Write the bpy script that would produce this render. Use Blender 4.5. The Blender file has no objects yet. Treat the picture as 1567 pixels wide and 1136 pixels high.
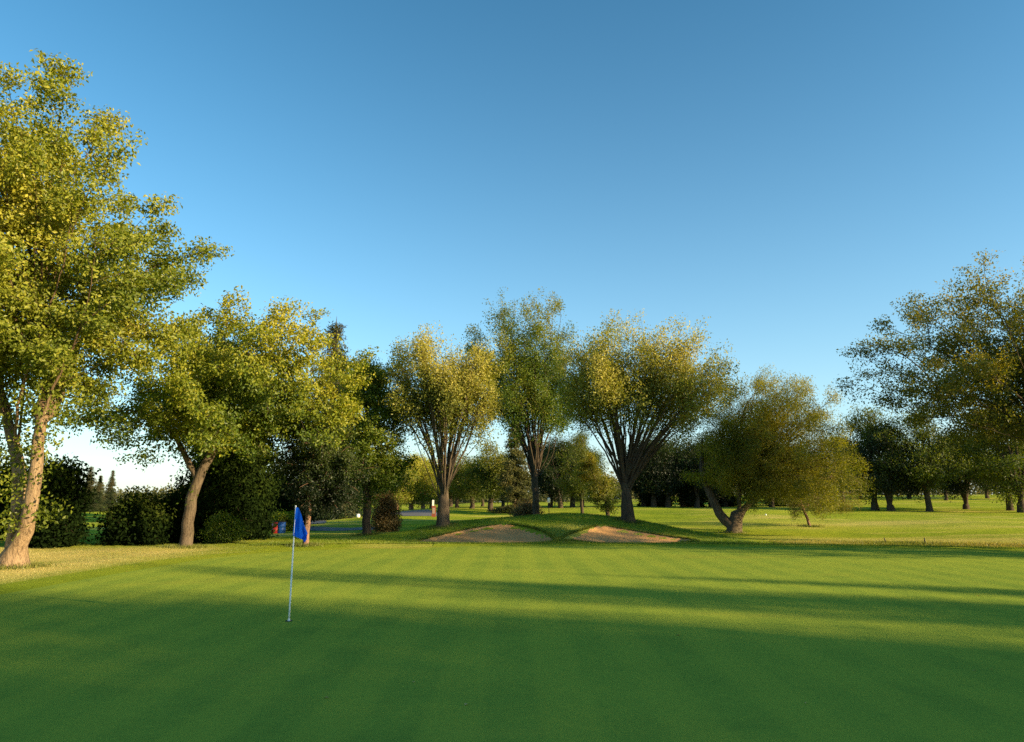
import bpy, math, random
import numpy as np
from mathutils import Vector

# ------------------------------------------------------------------ scene / camera
scene = bpy.context.scene
COL = scene.collection
W0, H0 = 1567.0, 1136.0
LENS = 24.0
F = LENS / 36.0 * W0
HORIZON = 769.0
PITCH = math.atan((HORIZON - H0 / 2) / F)
CAM = np.array([0.0, 0.0, 2.1])
CP, SP = math.cos(PITCH), math.sin(PITCH)
SUN_EL, SUN_AZ = math.radians(14.5), math.atan2(0.89, -0.43)     # azimuth measured from +Y towards +X
TO_SUN = Vector((math.sin(SUN_AZ) * math.cos(SUN_EL), math.cos(SUN_AZ) * math.cos(SUN_EL), math.sin(SUN_EL)))


def ray(px, py):
    r = (px - W0 / 2) / F
    u = (H0 / 2 - py) / F
    return np.array([r, CP - u * SP, SP + u * CP])


def at(px, py, D):
    """the point at depth D that the photograph shows at (px, py)"""
    d = ray(px, py)
    return CAM + d * (D / d[1])


def sm(a, b, x):
    t = np.clip((np.asarray(x, float) - a) / (b - a), 0, 1)
    return t * t * (3 - 2 * t)


def gauss(x, y, cx, cy, sx, sy):
    return np.exp(-((x - cx) / sx) ** 2 - ((y - cy) / sy) ** 2)


def green_left(y):
    return -11.3 - 0.5 * np.sin(y * 0.13) + 8.5 * np.clip((y - 24.5) / 9.2, 0, 1) ** 3.2


def green_back(x):
    return 33.8 - 0.012 * np.clip(x - 4, 0, 100) ** 2


LIPS = []


def height(x, y):
    x = np.asarray(x, float); y = np.asarray(y, float)
    h = 1.35 * sm(36, 112, y) + 0.8 * sm(115, 260, y)
    h = h + 2.3 * sm(98, 185, y) * sm(10, 70, x)
    h = h - 0.75 * sm(34, 75, y) * sm(-9, -24, x)
    h = h + 1.20 * gauss(x, y, 3.8, 44.2, 4.4, 3.6) + 0.74 * gauss(x, y, -2.6, 43.6, 4.2, 3.1)
    h = h + 0.45 * gauss(x, y, 8.6, 43.5, 3.2, 2.6)
    # bunkers scooped into the front of the mound
    h = h - 0.34 * gauss(x, y, -1.2, 38.2, 2.6, 1.5) - 0.30 * gauss(x, y, 6.5, 38.0, 2.6, 1.4)
    h = h + 0.10 * gauss(x, y, 2.9, 38.6, 1.0, 2.0)
    for rows in LIPS:
        yy, lo, hi = rows
        l = np.interp(y, yy, lo); r = np.interp(y, yy, hi)
        h = h - .13 * sm(-.05, .35, x - l) * sm(-.05, .35, r - x) * sm(yy[0] - .1, yy[0] + .3, y) * sm(yy[-1] + .1, yy[-1] - .4, y)
    # collar lip round the back of the green, swale behind it on the right
    gb = green_back(x)
    h = h + 0.09 * np.exp(-((y - gb - 0.9) / 0.7) ** 2) * sm(-13, -7, x)
    h = h - 0.16 * np.exp(-((y - gb - 3.4) / 1.1) ** 2) * sm(15, 21, x)
    h = h + 0.09 * np.exp(-((y - gb - 5.2) / 0.9) ** 2) * sm(14, 20, x)
    h = h + 0.05 * np.sin(x * 0.21 + 1) * np.sin(y * 0.17 + .4) * sm(2, 20, y)
    far = sm(33, 60, y)
    h = h + far * (0.10 * np.sin(x * 0.13 + y * 0.05) + 0.06 * np.sin(x * 0.31 - y * 0.11 + 2))
    h = h + 0.05 * np.sin(x * 0.9 + 1.3) * np.sin(y * 0.55) * sm(-12.5, -15, x)
    return h


def ground_hit(px, py, tmax=400.0):
    d = ray(px, py)
    t = np.concatenate([np.linspace(3, 70, 2700), np.linspace(70, tmax, 2000)])
    P = CAM[None] + d[None] * t[:, None]
    below = P[:, 2] <= height(P[:, 0], P[:, 1])
    i = int(np.argmax(below)) if below.any() else len(t) - 1
    return P[i]


# outlines of the two bunkers, laid on the slope of the mound
BUNK_L = [(830.5, 634, 856), (826, 645, 846), (821, 662, 838), (816, 682, 829), (811, 706, 815), (807, 730, 801), (804.5, 752, 788), (803.5, 764, 778)]
BUNK_R = [(830.5, 852, 1010), (827, 862, 1060), (822, 876, 1048), (817, 888, 1010), (812, 900, 975), (808, 908, 945), (806, 916, 930)]


def plan(rows):
    out = []
    for py, l, r in rows:
        A, B = ground_hit(l, py), ground_hit(r, py); out.append((A[0], B[0], (A[1] + B[1]) / 2))
    return np.array(out)


PLAN_L, PLAN_R = plan(BUNK_L), plan(BUNK_R)
PLAN_XY = {}
for nm, rows_ in (('L', BUNK_L), ('R', BUNK_R)):
    q_ = sorted(rows_, key=lambda r: -r[0]); PLAN_XY[nm] = q_
_lips = []
for P_ in (PLAN_L, PLAN_R):
    o_ = np.argsort(P_[:, 2]); _lips.append((P_[o_, 2], P_[o_, 0], P_[o_, 1]))


def bunker_plan(rows):
    rows = sorted(rows, key=lambda r: -r[0]); n = 70; V = []
    py = np.array([r[0] for r in rows], float); L = np.array([r[1] for r in rows], float); R = np.array([r[2] for r in rows], float)
    q = np.linspace(py[0], py[-1], 26)
    for a in q:
        l = np.interp(-a, -py, L); r = np.interp(-a, -py, R)
        wob = 2.0 * math.sin(a * 1.3) + 1.2 * math.sin(a * 2.9)
        for t in np.linspace(0, 1, n):
            p = ground_hit(l + wob + (r - l) * t, a - 0.6 * math.sin(t * 9 + 1) * (a < 829))
            V.append((p[0], p[1]))
    return np.array(V), len(q), n


SAND_L, SAND_R = bunker_plan(BUNK_L), bunker_plan(BUNK_R)
LIPS.extend(_lips)


# ------------------------------------------------------------------ object helpers
def mesh_obj(name, verts, faces, mat, parent=None, smooth=True, col=None, uv=None):
    me = bpy.data.meshes.new(name)
    verts = np.asarray(verts, np.float32)
    if isinstance(faces, np.ndarray):
        k = faces.shape[1]; n = len(faces)
        me.vertices.add(len(verts)); me.loops.add(n * k); me.polygons.add(n)
        me.vertices.foreach_set('co', verts.ravel())
        me.loops.foreach_set('vertex_index', faces.astype(np.int32).ravel())
        me.polygons.foreach_set('loop_start', np.arange(0, n * k, k, dtype=np.int32))
        me.polygons.foreach_set('loop_total', np.full(n, k, np.int32))
    else:
        me.from_pydata([tuple(map(float, v)) for v in verts], [], faces)
    me.polygons.foreach_set('use_smooth', np.full(len(me.polygons), smooth, bool))
    if col is not None:
        a = me.color_attributes.new('Col', 'FLOAT_COLOR', 'POINT')
        c = np.ones((len(verts), 4), np.float32); c[:, :3] = col
        a.data.foreach_set('color', c.ravel())
    me.update(calc_edges=True)
    if mat: me.materials.append(mat)
    o = bpy.data.objects.new(name, me)
    COL.objects.link(o)
    if parent: o.parent = parent
    return o


def tag(o, label=None, cat=None, group=None, kind=None):
    if label: o['label'] = label
    if cat: o['category'] = cat
    if group: o['group'] = group
    if kind: o['kind'] = kind
    return o


def empty(name, loc, label, cat, group=None):
    o = bpy.data.objects.new(name, None)
    o.empty_display_size = 0.3
    COL.objects.link(o); o.location = [float(v) for v in loc]
    return tag(o, label, cat, group)


def copy_tree(root, loc, rz, sc, label, group):
    r = root.copy(); COL.objects.link(r)
    r.location = [float(v) for v in loc]; r.rotation_euler = (0, 0, rz); r.scale = sc
    r['label'] = label; r['group'] = group
    for ch in list(root.children):
        c = ch.copy(); COL.objects.link(c); c.parent = r
        for g in list(ch.children):
            d = g.copy(); COL.objects.link(d); d.parent = c
    return r


# ------------------------------------------------------------------ materials
class NT:
    def __init__(s, name):
        s.m = bpy.data.materials.new(name); s.m.use_nodes = True
        s.t = s.m.node_tree; s.t.nodes.clear()
        s.out = s.t.nodes.new('ShaderNodeOutputMaterial')

    def n(s, typ, **kw):
        nd = s.t.nodes.new(typ)
        for k, v in kw.items():
            if k in nd.inputs.keys() if isinstance(k, str) else False:
                nd.inputs[k].default_value = v
            else:
                setattr(nd, k, v)
        return nd

    def l(s, a, b): s.t.links.new(a, b)

    def noise(s, vec, scale, detail=4, rough=.55, dist=0):
        nd = s.n('ShaderNodeTexNoise')
        nd.inputs['Scale'].default_value = scale; nd.inputs['Detail'].default_value = detail
        nd.inputs['Roughness'].default_value = rough; nd.inputs['Distortion'].default_value = dist
        if vec is not None: s.l(vec, nd.inputs['Vector'])
        return nd.outputs['Fac']

    def mapping(s, vec, scale=(1, 1, 1), rot=(0, 0, 0)):
        nd = s.n('ShaderNodeMapping'); nd.inputs['Scale'].default_value = scale; nd.inputs['Rotation'].default_value = rot
        s.l(vec, nd.inputs['Vector']); return nd.outputs[0]

    def ramp(s, fac, stops):
        nd = s.n('ShaderNodeValToRGB'); e = nd.color_ramp.elements
        while len(e) < len(stops): e.new(0.5)
        for k, (p, c) in enumerate(stops):
            e[k].position = p; e[k].color = (*c, 1) if len(c) == 3 else c
        s.l(fac, nd.inputs[0]); return nd.outputs[0]

    def mix(s, fac, a, b, mode='MIX'):
        nd = s.n('ShaderNodeMix', data_type='RGBA', blend_type=mode)
        for sock, v in ((nd.inputs[0], fac), (nd.inputs[6], a), (nd.inputs[7], b)):
            if hasattr(v, 'is_output'): s.l(v, sock)
            elif isinstance(v, tuple): sock.default_value = (*v, 1)
            else: sock.default_value = v
        return nd.outputs[2]

    def math(s, op, a, b=0.0):
        nd = s.n('ShaderNodeMath', operation=op)
        for sock, v in ((nd.inputs[0], a), (nd.inputs[1], b)):
            if hasattr(v, 'is_output'): s.l(v, sock)
            else: sock.default_value = v
        return nd.outputs[0]

    def bump(s, h, strength, dist):
        nd = s.n('ShaderNodeBump'); nd.inputs['Strength'].default_value = strength; nd.inputs['Distance'].default_value = dist
        s.l(h, nd.inputs['Height']); return nd.outputs[0]

    def principled(s, col, rough=.9, spec=.15, normal=None, **kw):
        p = s.n('ShaderNodeBsdfPrincipled')
        if hasattr(col, 'is_output'): s.l(col, p.inputs['Base Color'])
        else: p.inputs['Base Color'].default_value = (*col, 1)
        p.inputs['Roughness'].default_value = rough
        p.inputs['Specular IOR Level'].default_value = spec
        for k, v in kw.items(): p.inputs[k.replace('_', ' ')].default_value = v
        if normal is not None: s.l(normal, p.inputs['Normal'])
        s.l(p.outputs[0], s.out.inputs[0]); return p


def pos(m): return m.n('ShaderNodeNewGeometry').outputs['Position']


def grass_material(name, dark, mid, light, straw, straw_amt, mow=None, bump=1.0, fine=60.0, dry=False):
    m = NT(name); P = pos(m)
    big = m.noise(P, 0.09, 3)
    medium = m.noise(P, 0.7, 4, .6)
    small = m.noise(P, 6.0, 3, .6)
    fn = m.noise(m.mapping(P, (1, .55, 1)), fine, 3, .7)
    v = m.math('ADD', m.math('MULTIPLY', big, .45), m.math('ADD', m.math('MULTIPLY', medium, .3), m.math('ADD', m.math('MULTIPLY', small, .13), m.math('MULTIPLY', fn, .12))))
    c = m.ramp(v, [(.34, dark), (.5, mid), (.66, light)])
    if straw_amt > 0:
        s1 = m.noise(m.mapping(P, (.6, 1.3, 1)), 0.16, 4, .6, .4)
        sf = m.ramp(s1, [(.62 - straw_amt * .3, (0, 0, 0)), (.86 - straw_amt * .3, (1, 1, 1))])
        sf2 = m.math('MULTIPLY', sf, m.math('ADD', .35, small))
        c = m.mix(sf2, c, straw)
    if dry:
        da = m.n('ShaderNodeAttribute', attribute_name='Col').outputs['Fac']
        c = m.mix(m.math('MULTIPLY', da, m.ramp(m.math('ADD', medium, m.math('MULTIPLY', small, .4)), [(.35, (.25, .25, .25)), (.75, (1, 1, 1))])), c, straw)
    if mow:
        ang, width, amt = mow
        w = m.n('ShaderNodeTexWave', wave_type='BANDS', bands_direction='X', wave_profile='SIN')
        w.inputs['Scale'].default_value = 2 * math.pi / (width * 20) * 1.0
        w.inputs['Distortion'].default_value = .5; w.inputs['Detail'].default_value = 2; w.inputs['Detail Scale'].default_value = .4
        m.l(m.mapping(P, rot=(0, 0, ang)), w.inputs['Vector'])
        wf = m.ramp(w.outputs['Fac'], [(.35, (0, 0, 0)), (.65, (1, 1, 1))])
        c = m.mix(m.math('MULTIPLY', wf, amt), c, m.mix(.0, light, light), 'MIX')
    hh = m.math('ADD', m.math('MULTIPLY', fn, 1.0), m.math('MULTIPLY', small, .6))
    nrm = m.bump(hh, bump, .035)
    m.principled(c, 1.0, .0, nrm)
    return m.m


def leaf_material(name, trans=.42, gloss=.02):
    m = NT(name)
    a = m.n('ShaderNodeAttribute', attribute_name='Col').outputs['Color']
    d = m.n('ShaderNodeBsdfDiffuse'); m.l(a, d.inputs[0])
    t = m.n('ShaderNodeBsdfTranslucent')
    h = m.n('ShaderNodeHueSaturation'); h.inputs['Saturation'].default_value = 1.15; h.inputs['Value'].default_value = 1.25
    m.l(a, h.inputs['Color']); m.l(h.outputs[0], t.inputs[0])
    mx = m.n('ShaderNodeMixShader'); mx.inputs[0].default_value = trans
    m.l(d.outputs[0], mx.inputs[1]); m.l(t.outputs[0], mx.inputs[2])
    g = m.n('ShaderNodeBsdfGlossy'); g.inputs['Roughness'].default_value = .45; g.inputs['Color'].default_value = (.8, .8, .8, 1)
    m2 = m.n('ShaderNodeMixShader'); m2.inputs[0].default_value = gloss
    m.l(mx.outputs[0], m2.inputs[1]); m.l(g.outputs[0], m2.inputs[2])
    m.l(m2.outputs[0], m.out.inputs[0])
    return m.m


def bark_material(name, dark, light, moss=0.0, fade=None):
    m = NT(name)
    P = m.n('ShaderNodeTexCoord').outputs['Object']
    ridges = m.noise(m.mapping(P, (1, 1, .16)), 11, 5, .7, 1.2)
    patches = m.noise(P, 1.6, 4)
    ridges = m.math('ADD', m.math('MULTIPLY', ridges, .6), m.math('MULTIPLY', m.noise(m.mapping(P, (1, 1, .22)), 38, 4, .7), .4))
    c = m.ramp(ridges, [(.40, tuple(.6 * v for v in dark)), (.50, tuple(.5 * (p + q) for p, q in zip(dark, light))), (.62, light)])
    c = m.mix(m.math('MULTIPLY', patches, .5), c, tuple(.55 * v for v in light))
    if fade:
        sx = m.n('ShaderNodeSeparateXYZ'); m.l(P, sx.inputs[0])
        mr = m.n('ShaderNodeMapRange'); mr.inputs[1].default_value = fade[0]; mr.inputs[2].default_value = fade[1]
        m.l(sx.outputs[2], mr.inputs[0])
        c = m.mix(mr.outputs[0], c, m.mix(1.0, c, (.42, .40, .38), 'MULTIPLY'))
    if moss:
        f = m.ramp(m.noise(P, 1.1, 3), [(.5, (0, 0, 0)), (.7, (1, 1, 1))])
        c = m.mix(m.math('MULTIPLY', f, moss), c, (.11, .11, .04))
    m.principled(c, .95, .08, m.bump(ridges, 1.0, .05))
    return m.m


def simple(name, col, rough=.6, spec=.3, var=.2, scale=20, bump=.15):
    m = NT(name); P = m.n('ShaderNodeTexCoord').outputs['Object']
    f = m.noise(P, scale, 4)
    c = m.mix(m.math('MULTIPLY', f, var * 2), col, tuple(v * .55 for v in col))
    m.principled(c, rough, spec, m.bump(f, bump, .01))
    return m.m


M = {}
M['ground'] = grass_material('rough_grass', (.14, .205, .020), (.265, .315, .026), (.40, .40, .036), (.60, .46, .13), .40, bump=1.0, fine=38, dry=True)
M['green'] = grass_material('green_turf', (.172, .244, .036), (.252, .318, .042), (.345, .380, .046), (.46, .36, .055), .16, mow=(0.0, 1.15, .36), bump=.42, fine=75)
M['collar'] = grass_material('collar_turf', (.15, .21, .018), (.25, .30, .026), (.36, .37, .034), (.50, .40, .09), .18, bump=1.0, fine=45)
M['leaf'] = leaf_material('leaf')
M['needle'] = leaf_material('needle', .12)
M['leaf_dark'] = leaf_material('leaf_dark', .25, 0.0)
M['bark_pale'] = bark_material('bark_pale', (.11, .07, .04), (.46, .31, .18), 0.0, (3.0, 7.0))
M['bark'] = bark_material('bark_brown', (.045, .032, .022), (.19, .14, .095), .25)
M['bark_dark'] = bark_material('bark_dark', (.030, .022, .016), (.12, .088, .06), .2)
M['bark_pink'] = bark_material('bark_pink', (.12, .065, .04), (.36, .21, .14))


def sand_material():
    m = NT('sand'); P = pos(m)
    big = m.noise(P, .8, 4); fine = m.noise(P, 25, 5, .7)
    lumps = m.noise(m.mapping(P, (1, .5, 1)), 5, 4, .65)
    c = m.ramp(m.math('ADD', m.math('MULTIPLY', big, .6), m.math('MULTIPLY', fine, .4)), [(.3, (.50, .25, .095)), (.7, (.70, .38, .155))])
    h = m.math('ADD', m.math('MULTIPLY', lumps, 1.0), m.math('MULTIPLY', fine, .35))
    m.principled(c, 1.0, .0, m.bump(h, .32, .06))
    return m.m


def path_material(name, a, b):
    m = NT(name); P = pos(m)
    c = m.ramp(m.math('ADD', m.math('MULTIPLY', m.noise(P, .7, 4), .5), m.math('MULTIPLY', m.noise(P, 30, 4), .5)), [(.3, a), (.7, b)])
    m.principled(c, .9, .2, m.bump(m.noise(P, 60, 3), .5, .01))
    return m.m


M['sand'] = sand_material()
M['path'] = path_material('worn_asphalt', (.10, .095, .095), (.20, .185, .18))
M['soil'] = path_material('dry_soil', (.12, .10, .075), (.24, .20, .15))
M['white'] = simple('white_paint', (.80, .78, .72), .4, .4, .02, 3, .0)
M['blue_bin'] = simple('blue_plastic', (.02, .10, .38), .45, .4)
M['red_bin'] = simple('red_plastic', (.36, .025, .025), .45, .4)
M['redpost'] = simple('red_brown_wood', (.25, .07, .04), .7, .2)
M['black'] = simple('black_metal', (.02, .02, .02), .6, .3)
M['hole'] = simple('hole_shade', (.03, .032, .03), .7, .2)


# ------------------------------------------------------------------ ground
def dryness(x, y):
    d = sm(-11.8, -15, x) * sm(15, 21, y) * sm(36, 30, y)
    d = d + .7 * sm(12, 18, x) * gauss(x, y, 30, 39.5, 40, 2.6) + .35 * gauss(x, y, 30, 60, 14, 7)
    return np.clip(d, 0, 1)


def grid_obj(name, xs, ys, mat, off=0.0, kind='structure'):
    X, Y = np.meshgrid(xs, ys)
    Z = height(X, Y) + off
    V = np.stack([X, Y, Z], -1).reshape(-1, 3)
    nx, ny = len(xs), len(ys)
    i = np.arange(ny - 1)[:, None] * nx + np.arange(nx - 1)[None]
    Fc = np.stack([i, i + 1, i + nx + 1, i + nx], -1).reshape(-1, 4)
    d = np.repeat(dryness(V[:, 0], V[:, 1])[:, None], 3, 1)
    o = mesh_obj(name, V, Fc, mat, col=d)
    return tag(o, kind=kind)


def axis(lo_far, lo, hi, hi_far, step):
    a = np.arange(lo, hi + 1e-6, step)
    l, r = [], []
    s, x = step, lo
    while x > lo_far: s *= 1.25; x -= s; l.append(x)
    s, x = step, hi
    while x < hi_far: s *= 1.25; x += s; r.append(x)
    return np.concatenate([l[::-1], a, r])


grid_obj('ground', axis(-1800, -34, 48, 1800, .28), axis(-300, 8, 66, 2200, .28), M['ground'])


def row_sheet(name, rows, mat, off, ncol=60, kind='structure'):
    """a sheet laid on the ground; rows = (xl, xr, yl, yr)"""
    V, n = [], ncol
    for xl, xr, yl, yr in rows:
        t = np.linspace(0, 1, n)
        x = xl + (xr - xl) * t; y = yl + (yr - yl) * t
        V.append(np.stack([x, y, height(x, y) + off], -1))
    V = np.concatenate(V); r = len(rows)
    i = np.arange(r - 1)[:, None] * n + np.arange(n - 1)[None]
    Fc = np.stack([i, i + 1, i + n + 1, i + n], -1).reshape(-1, 4)
    return tag(mesh_obj(name, V, Fc, mat), kind=kind)


def green_rows(grow):
    rows = []
    for s in np.concatenate([np.linspace(-9, 22, 60), np.linspace(22.2, 33.8 + grow, 60)]):
        # the back edge bends forward on the right: rows follow it
        xl = green_left(min(s, 33.7)) - grow
        rows.append((xl, s))
    out = []
    for xl, s in rows:
        out.append((xl, s))
    return out


def green_sheet(name, grow, mat, off):
    V = []; n = 220
    rws = green_rows(grow)
    for xl, s in rws:
        t = np.linspace(0, 1, n)
        x = xl + (44 + grow - xl) * t
        k = sm(18, 33.8, s)
        y = s - k * (33.8 - green_back(x)) * 1.0
        V.append(np.stack([x, y, height(x, y) + off], -1))
    r = len(rws); V = np.concatenate(V)
    i = np.arange(r - 1)[:, None] * n + np.arange(n - 1)[None]
    Fc = np.stack([i, i + 1, i + n + 1, i + n], -1).reshape(-1, 4)
    return tag(mesh_obj(name, V, Fc, mat), kind='structure')


green_sheet('fringe_turf', 1.5, M['collar'], .012)
green_sheet('putting_green', 0.0, M['green'], .024)


def px_rows(rows, sub=6):
    """sheet rows from outline rows (py, pxL, pxR), smoothed between"""
    rows = sorted(rows, key=lambda r: -r[0])
    py = np.array([r[0] for r in rows], float); L = np.array([r[1] for r in rows], float); R = np.array([r[2] for r in rows], float)
    q = np.linspace(py[0], py[-1], len(rows) * sub)
    Li = np.interp(-q, -py, L); Ri = np.interp(-q, -py, R)
    out = []
    for a, l, r in zip(q, Li, Ri):
        A, B = ground_hit(l, a), ground_hit(r, a)
        out.append((A[0], B[0], A[1], B[1]))
    return out


def bunker(plan_, name):
    XY, nq, n = plan_
    V = np.column_stack([XY, height(XY[:, 0], XY[:, 1]) + .016])
    i = np.arange(nq - 1)[:, None] * n + np.arange(n - 1)[None]
    Fc = np.stack([i, i + 1, i + n + 1, i + n], -1).reshape(-1, 4)
    return tag(mesh_obj(name, V, Fc, M['sand']), kind='structure')


bunker(SAND_L, 'sand_bunker')
bunker(SAND_R, 'sand_bunker')


def strip(name, pts, width, mat, off):
    pts = np.array(pts, float)
    t = np.linspace(0, 1, len(pts)); q = np.linspace(0, 1, 60)
    X = np.interp(q, t, pts[:, 0]); Y = np.interp(q, t, pts[:, 1])
    for _ in range(6):
        X[1:-1] = .5 * X[1:-1] + .25 * (X[2:] + X[:-2]); Y[1:-1] = .5 * Y[1:-1] + .25 * (Y[2:] + Y[:-2])
    dx, dy = np.gradient(X), np.gradient(Y); L = np.hypot(dx, dy); nx, ny = -dy / L, dx / L
    w = np.interp(q, t, width) if hasattr(width, '__len__') else np.full(60, width)
    rows = [(X[i] + nx[i] * w[i] / 2, X[i] - nx[i] * w[i] / 2, Y[i] + ny[i] * w[i] / 2, Y[i] - ny[i] * w[i] / 2) for i in range(60)]
    return row_sheet(name, rows, mat, off, 12)


def gh(px, py): return ground_hit(px, py)[:2]


strip('cart_path', [gh(350, 806), gh(440, 808), gh(520, 811), gh(575, 809), gh(560, 807)], [3, 3, 3, 3, 3], M['path'], .02)
strip('cart_path', [gh(475, 803), gh(480, 800), gh(474, 796)], 2.6, M['path'], .028)
strip('cart_path', [gh(655, 790), gh(640, 786), gh(625, 782)], 5, M['path'], .02)
strip('service_path', [gh(1345, 829), gh(1420, 830), gh(1500, 832), gh(1600, 834), gh(1700, 837)], [.5, .9, 1.1, 1.5, 1.5], M['soil'], .014)


# ------------------------------------------------------------------ trees
UP = np.array([0, 0, 1.0])


def norm(v): return v / np.maximum(np.linalg.norm(v, axis=-1, keepdims=True), 1e-9)


class Skeleton:
    def __init__(s, rng, cap=26000):
        s.rng = rng
        s.p = np.zeros((cap, 3)); s.d = np.zeros((cap, 3)); s.pl = np.zeros(cap); s.par = np.full(cap, -1, int)
        s.ok = np.zeros(cap, bool); s.trunk = np.zeros(cap, bool); s.n = 0; s.tips = []; s.rm = np.zeros(cap); s.rx = np.full(cap, 9.0)

    def add(s, p, par, ok=True, trunk=False):
        i = s.n; s.p[i] = p; s.par[i] = par
        if par >= 0:
            v = p - s.p[par]; L = np.linalg.norm(v)
            s.d[i] = v / max(L, 1e-6); s.pl[i] = s.pl[par] + L
        else: s.d[i] = UP
        s.ok[i] = ok; s.trunk[i] = trunk; s.n += 1
        return i

    def path(s, pts, step, attach_from=0.35, trunk=True, rmin=0.0, rmax=9.0):
        pts = np.array(pts, float)
        if s.n == 0:
            par = s.add(pts[0], -1, False, True)
        else:
            par = int(np.argmin(np.linalg.norm(s.p[:s.n] - pts[0], axis=1))); pts[0] = s.p[par]
        # catmull-rom through the points
        Q = np.vstack([2 * pts[0] - pts[1], pts, 2 * pts[-1] - pts[-2]])
        tot = np.linalg.norm(np.diff(pts, axis=0), axis=1).sum(); run = 0
        for k in range(1, len(Q) - 2):
            a, b, c, d = Q[k - 1], Q[k], Q[k + 1], Q[k + 2]
            m = max(1, int(np.linalg.norm(c - b) / step))
            for j in range(1, m + 1):
                t = j / m
                q = .5 * ((2 * b) + (c - a) * t + (2 * a - 5 * b + 4 * c - d) * t * t + (-a + 3 * b - 3 * c + d) * t ** 3)
                q = q + s.rng.normal(0, step * .05, 3)
                run = run + np.linalg.norm(q - s.p[par])
                par = s.add(q, par, run > tot * attach_from, trunk); s.rm[par] = rmin * max(.25, 1 - .75 * run / tot); s.rx[par] = rmax * (1 - .65 * run / tot)
        s.tips.append(par)

    def grow(s, attr, bf, kang, step, droop=0.0):
        base = s.p[:s.n][s.ok[:s.n]]
        dist = np.array([np.min(np.linalg.norm(base - a, axis=1)) for a in attr])
        for a in attr[np.argsort(dist)]:
            n = s.n
            v = a - s.p[:n]; d = np.linalg.norm(v, axis=1) + 1e-6
            cs = (v * s.d[:n]).sum(1) / d
            cost = d * (1 + kang * (1 - cs)) + bf * s.pl[:n]
            cost[~s.ok[:n]] = 1e9
            j = int(np.argmin(cost)); L = d[j]
            if L < .12: continue
            m = max(1, int(math.ceil(L / step)))
            p0 = s.p[j]; c = p0 + s.d[j] * L * .42 + UP * L * (.06 - droop)
            par = j
            for k in range(1, m + 1):
                t = k / m
                q = (1 - t) ** 2 * p0 + 2 * t * (1 - t) * c + t * t * a
                if k < m: q = q + s.rng.normal(0, step * .05, 3)
                par = s.add(q, par)
            s.tips.append(par)

    def finish(s, R, tip=.009, expo=.5):
        n = s.n; cnt = np.zeros(n)
        kids = [[] for _ in range(n)]
        for i in range(1, n): kids[s.par[i]].append(i)
        for i in range(n - 1, -1, -1):
            if not kids[i]: cnt[i] = 1
            if s.par[i] >= 0: cnt[s.par[i]] += cnt[i]
        heavy = [max(k, key=lambda c: cnt[c]) if k else -1 for k in kids]
        for _ in range(3):
            q = s.p[:n].copy()
            for i in range(1, n):
                if not s.trunk[i] and heavy[i] >= 0:
                    q[i] = .5 * s.p[i] + .25 * (s.p[s.par[i]] + s.p[heavy[i]])
            s.p[:n] = q
        s.cnt, s.kids, s.heavy = cnt, kids, heavy
        r = R * (cnt / cnt[0]) ** expo
        s.r = np.minimum(np.maximum(np.maximum(r, tip), s.rm[:n]), s.rx[:n])
        return s


def tubes(chains, S, flute=None):
    V, Fq, off = [], [], 0
    for ch, root in chains:
        P = S.p[ch]; r = S.r[ch].copy()
        if len(ch) < 2: continue
        if not root: r[0] = min(r[0], r[1] * 1.15)
        if S.heavy[ch[-1]] < 0: r[-1] *= .4
        if root:
            P = P.copy()
        k = 14 if r.max() > .18 else 8 if r.max() > .06 else 5 if r.max() > .025 else 3
        T = norm(np.gradient(P, axis=0))
        mt = norm(T.mean(0)); ref = np.eye(3)[np.argmin(np.abs(mt))]
        A = norm(np.cross(T, ref)); B = np.cross(T, A)
        ph = np.arange(k) / k * 2 * math.pi
        rr = np.repeat(r[:, None], k, 1)
        if k > 5: rr = rr * (1 + .05 * np.sin(np.cumsum(np.sin(np.arange(len(ch)) * 1.7 + ch[0]))[:, None] + 2 * ph[None]))
        if root:
            z = P[:, 2] - P[0, 2]
            fl = np.exp(-z / .45)[:, None]
            lob = 1 + .10 * np.sin(3 * ph + 1.1) + .07 * np.sin(5 * ph + .4)
            rr = rr * (1 + .05 * np.sin(2 * ph[None] + z[:, None] * .9)) * (1 + fl * (.38 * lob[None] + .12 * np.sin(5 * ph)[None]))
        ring = P[:, None] + rr[..., None] * (np.cos(ph)[None, :, None] * A[:, None] + np.sin(ph)[None, :, None] * B[:, None])
        m = len(P)
        V.append(ring.reshape(-1, 3))
        i = np.arange(m - 1)[:, None] * k + np.arange(k)[None]; j = np.arange(m - 1)[:, None] * k + (np.arange(k)[None] + 1) % k
        Fq.append(np.stack([i, j, j + k, i + k], -1).reshape(-1, 4) + off)
        off += m * k
    return np.concatenate(V), np.concatenate(Fq)


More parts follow.
